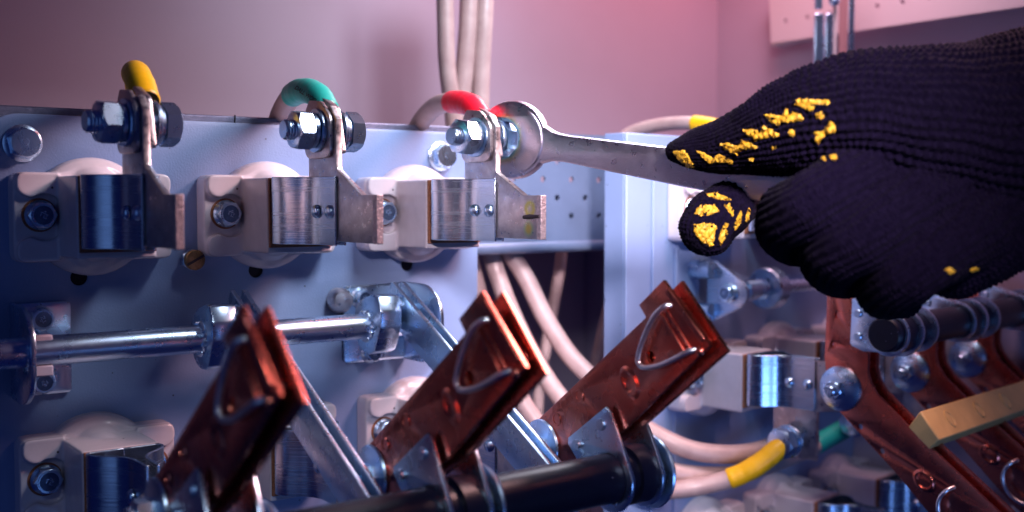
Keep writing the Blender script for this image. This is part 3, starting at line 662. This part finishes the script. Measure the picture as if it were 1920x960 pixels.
def make_arm(label):
    t = empty('switch_lever', (0, 0, 0), 0, label, 'switch arm', 'hanging copper switch arms')
    ol = [(-103.5, -35), (-122.5, -33), (-123.5, -86), (-131.8, -88), (-131.4, -100), (-133.0, -106), (-137.5, -112.6), (-160, -131.2), (-232, -187), (-238, -196), (-226, -207), (-209.4, -196), (-209.4, -167.3+-3), (-160, -151), (-114.1, -126.5), (-104.3, -106), (-103.2, -94)]
    ol = [(-105, -30), (-123, -30), (-123.7, -84), (-131.6, -88), (-131.4, -100), (-133.0, -106), (-137.5, -112.6), (-156.9, -128.7), (-215, -172.5), (-243, -194), (-222, -216), (-180, -186), (-150, -157), (-127, -137.5), (-114.5, -126.5), (-104.5, -106), (-103.2, -94)]
    p = plate('arm_plate', ol, [circ((-111.4, -68.5), 1.7, 16), circ((-109.2, -86.6), 1.7, 16), circ((-126.9, -133.2), 1.7, 16), circ((-140.8, -145.5), 1.7, 16)], -1.2, 1.2, M_cop, t, 'X', 0.45)
    ol2 = [(a-1.0 if a < -125 else a, b+1.2 if a < -125 else b) for a, b in ol]
    plate('arm_plate', ol2, [], 8.5, 10.9, M_cop, t, 'X', 0.45)
    d = MB().lathe([(13.4, 0), (13.6, 0.4), (13.0, 1.6), (10, 3.4), (6, 4.6), (0.1, 4.8)], axmat((-1.3, *ARMP), (-1, 0, 0)), 48).build('pivot_washer', M_zinc, t)
    MB().hexa(10, 5.5, axmat((-5.9, *ARMP), (-1, 0, 0), .4)).build('pivot_nut', M_zinc, d)
    MB().lathe([(3.2, 0), (3.2, 3.4), (2.6, 4)], axmat((-11, *ARMP), (-1, 0, 0)), 24).build('pivot_stud', M_zinc, d)
    mb = MB(); mt = axmat((-1.1, -166.5, -158), (-1, 0, 0)) @ Matrix.Rotation(R_(-40), 4, 'Z')
    mb.lathe([(7.2, -0.05), (6.3, 0.25), (5.2, 1.1), (4.4, 1.1), (3.6, 0.1), (0.1, 0.0)], mt, 40, 1.1, 0.85); mb.build('oval_boss', M_cop, p)
    w_ = [(0.5, -184, -158), (-5, -181, -160), (-6, -177.5, -165), (-6, -177, -172), (-6, -181, -179), (-6, -188, -183), (-5, -196, -183), (0.5, -200, -181)]
    MB().tube(spline(w_, 6), 1.2, 12).build('wire_loop', M_wire, t)
    sh = (-145, -76.4)
    arc2 = [(sh[0]+13*math.cos(a), sh[1]+13*math.sin(a)) for a in [R_(dd) for dd in range(120, 301, 12)]]
    y1 = plate('yoke_plate', arc2 + [(-130, -88.0), (-122.5, -85.5), (-121.5, -84), (-122.3, -58), (-124, -56)], [circ(sh, 10.2, 36)], -4.6, -3.0, M_zinc, t, 'X', 0.5)
    for (y, z) in ((-126.8, -79.5), (-126.5, -66)):
        MB().lathe([(2.4, 0), (2.4, 1.0), (2.0, 1.4)], axmat((-4.6, y, z), (-1, 0, 0)), 24).build('rivet', M_zinc, y1)
        MB().lathe([(2.0, -3.1), (2.0, 8.5)], axmat((0, y, z), (1, 0, 0)), 12).build('spacer', M_zinc, y1)
    MB().lathe([(10.2, 0), (14, 0.2), (14.4, 2), (13.2, 5.4), (10.2, 6)], axmat((9, *sh), (1, 0, 0)), 48).build('collar_ring', M_zinc, t)
    MB().lathe([(10.2, 0), (12, 0), (12, 11), (10.2, 11)], axmat((-2.5, *sh), (1, 0, 0)), 48).build('insulating_bush', M_black, t)
    MB().lathe([(10.2, 0), (13.5, 0.1), (13.5, 2), (10.2, 2)], axmat((30, *sh), (1, 0, 0)), 48).build('collar_ring', M_zinc, t)
    return t
LAR = ('first hanging copper arm whose domed washer stands beside the steel tab', 'second hanging copper arm passing under the resin bar', 'third hanging copper arm at the right edge behind the resin bar')
ar = make_arm(LAR[0])
for i in range(3):
    o = ar if i == 0 else copy_tree(ar); place(o, frB(50+90*i, 0, 0), DB); o['label'] = LAR[i]
sb = empty('rotary_shaft', frB(44, -145, -76.4), DB, 'black shaft under the fist carrying the hanging copper arms', 'shaft')
MB().lathe([(9, -4), (10, -3), (10, 260)], axmat((0, 0, 0), (1, 0, 0)), 48).build('shaft_tube', M_black, sb)
br = empty('resin_bar', frB(48, -166, -129), DB, 'pale yellow resin cross bar lying over the copper arms at the right edge', 'bar')
y1_, y2_, y3_, y4_ = (9.4, 0.2), (2.4, 10.4), (-9.2, -4.2), (-3.2, -10.6)
rs = [[(x, a, b) for a, b in (y1_, y2_, y3_, y4_)] for x in (0, 290)]
bmb = MB().rings(rs).build('bar_body', M_resin, br, 0.9)
for x in (26, 66, 106, 146):
    c = Vector(((x), (y2_[0]+y3_[0])/2, (y2_[1]+y3_[1])/2)); nrm = Vector((0, -(y2_[1]-y3_[1]), (y2_[0]-y3_[0]))).normalized()
    MB().lathe([(5.4, -0.02), (5.2, 0.6), (4.5, 0.6), (4.0, 0.08), (0.1, 0.08)], axmat(c, nrm), 28, 0.72, 1.0).build('moulded_recess', M_resin, bmb)

# ------------------------------------------------------------------ loose cables behind and below
def pcable(name, label, pts, r, sleeve=None, sm=None, lug=None, group=None):
    return cable(name, label, [att(*p) for p in pts], r, sleeve, sm, lug, group=group)
G = 'beige cables hanging in the cabinet'
pcable('power_cable', 'left one of the three upright beige cables behind the red sleeve', [(833, -60, 712), (835, 30, 714), (838, 120, 716), (849, 210, 722), (857, 300, 728), (868, 420, 735), (890, 520, 740), (925, 640, 735), (960, 740, 725), (1010, 830, 715), (1080, 900, 705)], 5.7, group=G)
pcable('power_cable', 'middle one of the three upright beige cables behind the red sleeve', [(880, -60, 722), (878, 30, 724), (872, 120, 726), (866, 210, 728), (880, 330, 732), (935, 440, 735), (985, 520, 733), (1022, 595, 728), (1065, 662, 720), (1110, 710, 712), (1165, 768, 703), (1215, 806, 696), (1290, 842, 692), (1360, 852, 695), (1420, 846, 702), (1468, 826, 712), (1500, 800, 722)], 6.1, group=G)
pcable('power_cable', 'right one of the three upright beige cables, nearest the wrench head', [(910, -60, 728), (908, 30, 728), (903, 120, 730), (901, 210, 732), (904, 330, 734), (912, 440, 733), (938, 530, 730), (975, 620, 724), (1020, 702, 716), (1065, 762, 708), (1125, 815, 700), (1190, 858, 694), (1250, 882, 692), (1320, 892, 696), (1390, 888, 708), (1450, 868, 724), (1505, 846, 740), (1550, 823, 752), (1590, 800, 762)], 6.0, (0.915, 1.0), M_grn, group=G)
pcable('power_cable', 'beige cable ending in the yellow sleeve at the lower tab bolt', [(890, 560, 700), (935, 660, 698), (990, 770, 694), (1060, 850, 688), (1140, 900, 684), (1210, 918, 682), (1270, 918, 684), (1330, 908, 684), (1380, 893, 682), (1420, 872, 680), (1455, 845, 680), (1478, 826, 682)], 5.7, (0.70, 0.96), M_yel, group=G)
pcable('power_cable', 'thin beige cable dropping straight down behind the gap', [(1168, 440, 790), (1160, 500, 790), (1142, 580, 788), (1125, 650, 785), (1112, 720, 782), (1100, 800, 780), (1095, 980, 775)], 4.6, group=G)
pcable('power_cable', 'dim beige cable deepest behind the perforated strip', [(1055, 440, 800), (1050, 500, 800), (1036, 580, 800), (1024, 650, 800), (1010, 740, 800), (1000, 980, 800)], 4.2, group=G)
pcable('power_cable', 'beige cable arching above the wrench into a yellow sleeve behind the thumb', [(1150, 330, 770), (1152, 290, 770), (1166, 262, 770), (1190, 246, 766), (1225, 236, 756), (1265, 231, 744), (1300, 231, 732), (1335, 236, 722), (1370, 250, 712), (1395, 275, 706)], 4.6, (0.66, 1.0), M_yel, group=G)

# ------------------------------------------------------------------ the wrench on the bolt head of the third terminal
WROT = R_(15)
wr = empty('wrench', (349, -73, 0), WROT, 'satin chrome open end wrench gripping the bolt under the red sleeve', 'wrench')
c0 = Vector((0, 33)); hd = Vector((-192, -31)).normalized(); hn = Vector((-hd.y, hd.x))     # handle direction in (y,z)
def wp(a, b): q = c0 + hd*a + hn*b; return (q.x, q.y)
W = []
for dd in range(28, 142, 6): W.append((5+24.0*math.cos(R_(dd)), 20.9*math.sin(R_(dd))))
jaw = [(-17.5, 9.5), (-15, 8.7), (4.5, 8.7), (9.2, 3.0), (9.2, -3.0), (4.5, -8.7), (-15, -8.7), (-17.5, -9.5)]
lowarc = [(5+24.0*math.cos(R_(dd)), 20.9*math.sin(R_(dd))) for dd in range(218, 334, 6)]
neck_lo = [(28.6, -9.0), (31.5, -7.9), (35, -7.3), (42, -7.0), (66, -7.7), (110, -9.0), (192, -10.0)]
neck_hi = [(192, 10.0), (110, 9.0), (66, 7.7), (42, 7.0), (35, 7.3), (31.5, 7.9), (28.6, 9.0)]
prof = W + jaw + lowarc + neck_lo + neck_hi
prof = [wp(a, b) for a, b in prof]
body = plate('wrench_body', prof, [], -3.0, 3.5, M_wrench, wr, 'X', 2.4)
# thinner waist of the jaw face and rounded shank
shk = [(17, 7.2), (24, 5.4), (34, 5.0), (60, 5.2), (110, 5.8), (190, 6.2), (190, -6.2), (110, -5.8), (60, -5.2), (34, -5.0), (24, -5.4), (17, -7.2)]
# neighbouring bead where the shank meets the jaw
ctr = [wp(14.6+0*a, a) for a in (0,)]
arcp = [wp(5+21.4*math.cos(R_(d)), 18.2*math.sin(R_(d))) for d in range(-64, 65, 6)]
MB().tube([(-3.1, a, b) for a, b in arcp], [0.3]+[0.8]*(len(arcp)-2)+[0.3], 12).build('jaw_bead', M_wrench, wr)

# ------------------------------------------------------------------ the gloved hand
person = empty('person', att(1800, 300, 430), 0, 'hand of a worker in a navy knitted glove with yellow grip print, holding the wrench', 'person')
chains = {
 'thumb': ([(1268, 284, 489, 21), (1300, 281, 482, 36), (1350, 276, 472, 50), (1420, 259, 458, 69), (1510, 232, 442, 98), (1610, 218, 430, 121), (1720, 228, 424, 140), (1830, 240, 424, 160), (1930, 243, 428, 187), (2080, 235, 435, 205), (2300, 220, 445, 215)], 46),
 'index': ([(1326, 428, 476, 52), (1338, 410, 478, 53), (1362, 392, 482, 50), (1405, 364, 492, 43), (1475, 335, 496, 46), (1570, 300, 480, 62), (1680, 280, 458, 90)], 22),
 'middle': ([(1512, 462, 466, 36), (1484, 440, 448, 56), (1482, 408, 432, 64), (1520, 388, 416, 66), (1590, 350, 418, 72), (1660, 320, 430, 95)], 24),
 'ring': ([(1590, 520, 455, 40), (1562, 500, 436, 54), (1572, 468, 418, 66), (1625, 440, 408, 68), (1700, 390, 414, 80), (1770, 350, 424, 100)], 24),
 'little': ([(1690, 560, 450, 38), (1658, 548, 432, 50), (1680, 525, 412, 64), (1730, 492, 404, 62), (1790, 440, 412, 80), (1850, 390, 424, 100)], 24),
 'heel': ([(1790, 482, 424, 78), (1850, 430, 424, 98), (1900, 400, 428, 100), (1960, 380, 432, 130), (2150, 350, 440, 170)], 34),
}
gm = MB(); samp = []
org = Vector(person.location)/S
for ci, (nm, (pts, nw)) in enumerate(chains.items()):
    pts = [(a, b, c*(1.045+0.035*min(1, (a-1268)/600)), d) for a, b, c, d in pts]
    P = [att(a, b, c)-org for a, b, c, _ in pts]; rad = [d*c/FPX for _, _, c, d in pts]
    Q = spline([(*p, ) for p in P], 10); RR = [v.x for v in spline([(r, 0, 0) for r in rad], 10)]
    u = 0; last = None; upv = None
    for i, (q, r) in enumerate(zip(Q, RR)):
        if last is not None: u += (q-last).length
        last = q; t_ = (Q[min(i+1, len(Q)-1)]-Q[max(i-1, 0)]).normalized()
        if upv is None: upv = t_.orthogonal().normalized()
        upv = (upv-t_*upv.dot(t_)).normalized()
        samp.append((*q, r, u, *upv, *t_.cross(upv), nw, *t_))
        if i % 2 == 0: gm.lathe([(r*math.sin(a), r*math.cos(a)*-1) for a in [PI*k/14 for k in range(15)]], Matrix.Translation(q), 26)
gme = remeshed(gm, 'glove', 0.62, 5, 0.5)
n = len(gme.vertices); co = np.empty(n*3); gme.vertices.foreach_get('co', co); co = co.reshape(-1, 3)/S
no = np.empty(n*3); gme.vertices.foreach_get('normal', no); no = no.reshape(-1, 3)
A = np.array(samp)
best = np.zeros(n, int)
for a in range(0, n, 20000):
    d = np.linalg.norm(co[a:a+20000, None, :]-A[None, :, :3], axis=2)/A[None, :, 3]; best[a:a+20000] = d.argmin(1)
B_ = A[best]; dv = co-B_[:, :3]
ang = np.arctan2((dv*B_[:, 8:11]).sum(1), (dv*B_[:, 5:8]).sum(1)); uu = B_[:, 4]+(dv*B_[:, 12:15]).sum(1)
vv = ang/(2*PI)*B_[:, 11]; fr = vv-np.floor(vv); tri = np.abs(fr-.5)*2          # 0 at wale centre, 1 in the groove
amp = np.clip(B_[:, 3]/16, 0.45, 1.5)
pitch = 1.75*np.clip(B_[:, 3]/16, 0.8, 1.5)
wob = 0.6*np.sin(uu*0.23+vv*0.7)+0.5*np.sin(uu*.11-vv*1.9)
vv = vv+0.22*np.sin(uu*0.19+vv*.5)*np.sin(vv*.8-uu*.07); fr = vv-np.floor(vv); tri = np.abs(fr-.5)*2
knit = (np.cos(tri*PI)*0.5+0.5)*0.62 + 0.30*np.sin(2*PI*(uu+wob)/pitch + tri*2.6)*(1-0.3*tri)
lump = 0.5*np.sin(co[:, 0]*.21+co[:, 2]*.13)*np.sin(co[:, 1]*.17-co[:, 2]*.26)
co2 = co + no*((knit-0.45)*1.55*amp + lump*0.8 + np.random.normal(0, 0.04, n))[:, None]
gme.vertices.foreach_set('co', (co2*S).ravel()); gme.update()
glove = link_mesh('glove', gme, M_glove, person, ang=180)
# loose fibres standing off the yarn
fz = MB(); idx = np.random.choice(n, 9000, replace=False)
for i in idx:
    p = Vector(co2[i]); nn = Vector(no[i]); d = (nn*0.9+Vector(np.random.normal(0, 0.8, 3))).normalized(); L_ = random.uniform(0.7, 2.2)
    s_ = d.orthogonal().normalized()*0.045; mid = p+d*L_*.5+Vector(np.random.normal(0, .25, 3)); e = p+d*L_+Vector(np.random.normal(0, .5, 3))
    fz.v += [tuple(p-s_), tuple(p+s_), tuple(mid-s_), tuple(mid+s_), tuple(e)]; k = len(fz.v)-5
    fz.f += [(k, k+1, k+3, k+2), (k+2, k+3, k+4)]
fme = bpy.data.meshes.new('yarn_fuzz'); fme.from_pydata([(x*S, y*S, z*S) for x, y, z in fz.v], [], fz.f)
fo = link_mesh('yarn_fuzz', fme, M_glove, person); fo['kind'] = 'stuff'
bvg = world_bvh(glove, org)
dots = [
 [(1262, 283), (1284, 281), (1304, 312), (1290, 315), (1272, 300)],
 [(1303, 281), (1318, 285), (1338, 296), (1348, 288), (1376, 302), (1374, 307), (1346, 305), (1328, 307)],
 [(1347, 268), (1362, 268), (1386, 274), (1390, 262), (1420, 273), (1422, 279), (1392, 282), (1382, 286), (1384, 291), (1366, 284)],
 [(1390, 242), (1414, 244), (1426, 246), (1432, 236), (1460, 250), (1462, 257), (1436, 258), (1424, 260), (1420, 264), (1404, 254)],
 [(1431, 213), (1450, 216), (1466, 216), (1474, 204), (1508, 220), (1506, 225), (1474, 228), (1462, 229), (1462, 236), (1444, 228)],
 [(1487, 187), (1510, 186), (1552, 187), (1556, 196), (1530, 196), (1524, 207), (1512, 206), (1492, 196)],
 [(1530, 212), (1540, 209), (1546, 216), (1542, 225), (1532, 222)],
 [(1528, 246), (1540, 247), (1550, 238), (1556, 226), (1566, 232), (1566, 246), (1552, 250), (1540, 262), (1534, 272), (1528, 262)],
 [(1479, 244), (1488, 243), (1492, 252), (1486, 256), (1478, 251)],
 [(1556, 292), (1566, 289), (1571, 296), (1566, 302), (1557, 299)],
 [(1541, 294), (1548, 294), (1549, 302), (1542, 301)],
 [(1404, 297), (1413, 296), (1415, 302), (1406, 303)],
 [(1446, 275), (1455, 274), (1457, 279), (1448, 280)],
 [(1325, 363), (1342, 361), (1364, 369), (1374, 376), (1348, 375), (1328, 369)],
 [(1302, 402), (1313, 384), (1340, 384), (1350, 396), (1330, 404), (1312, 406)],
 [(1300, 420), (1320, 418), (1342, 422), (1341, 440), (1336, 462), (1318, 456), (1304, 440)],
 [(1352, 430), (1360, 416), (1366, 420), (1362, 446), (1350, 461), (1347, 448)],
 [(1356, 384), (1368, 382), (1376, 396), (1374, 408), (1364, 396)],
 [(1376, 424), (1382, 406), (1388, 394), (1392, 398), (1388, 420), (1378, 434)],
 [(1398, 404), (1404, 388), (1407, 392), (1404, 412), (1396, 416)],
 [(1770, 506), (1780, 500), (1794, 510), (1780, 513)], [(1816, 505), (1832, 500), (1836, 506), (1822, 510)],
]
surface_patch(dots, bvg, 0.85, 'grip_print', M_dot, person, 1.2, origin=org)
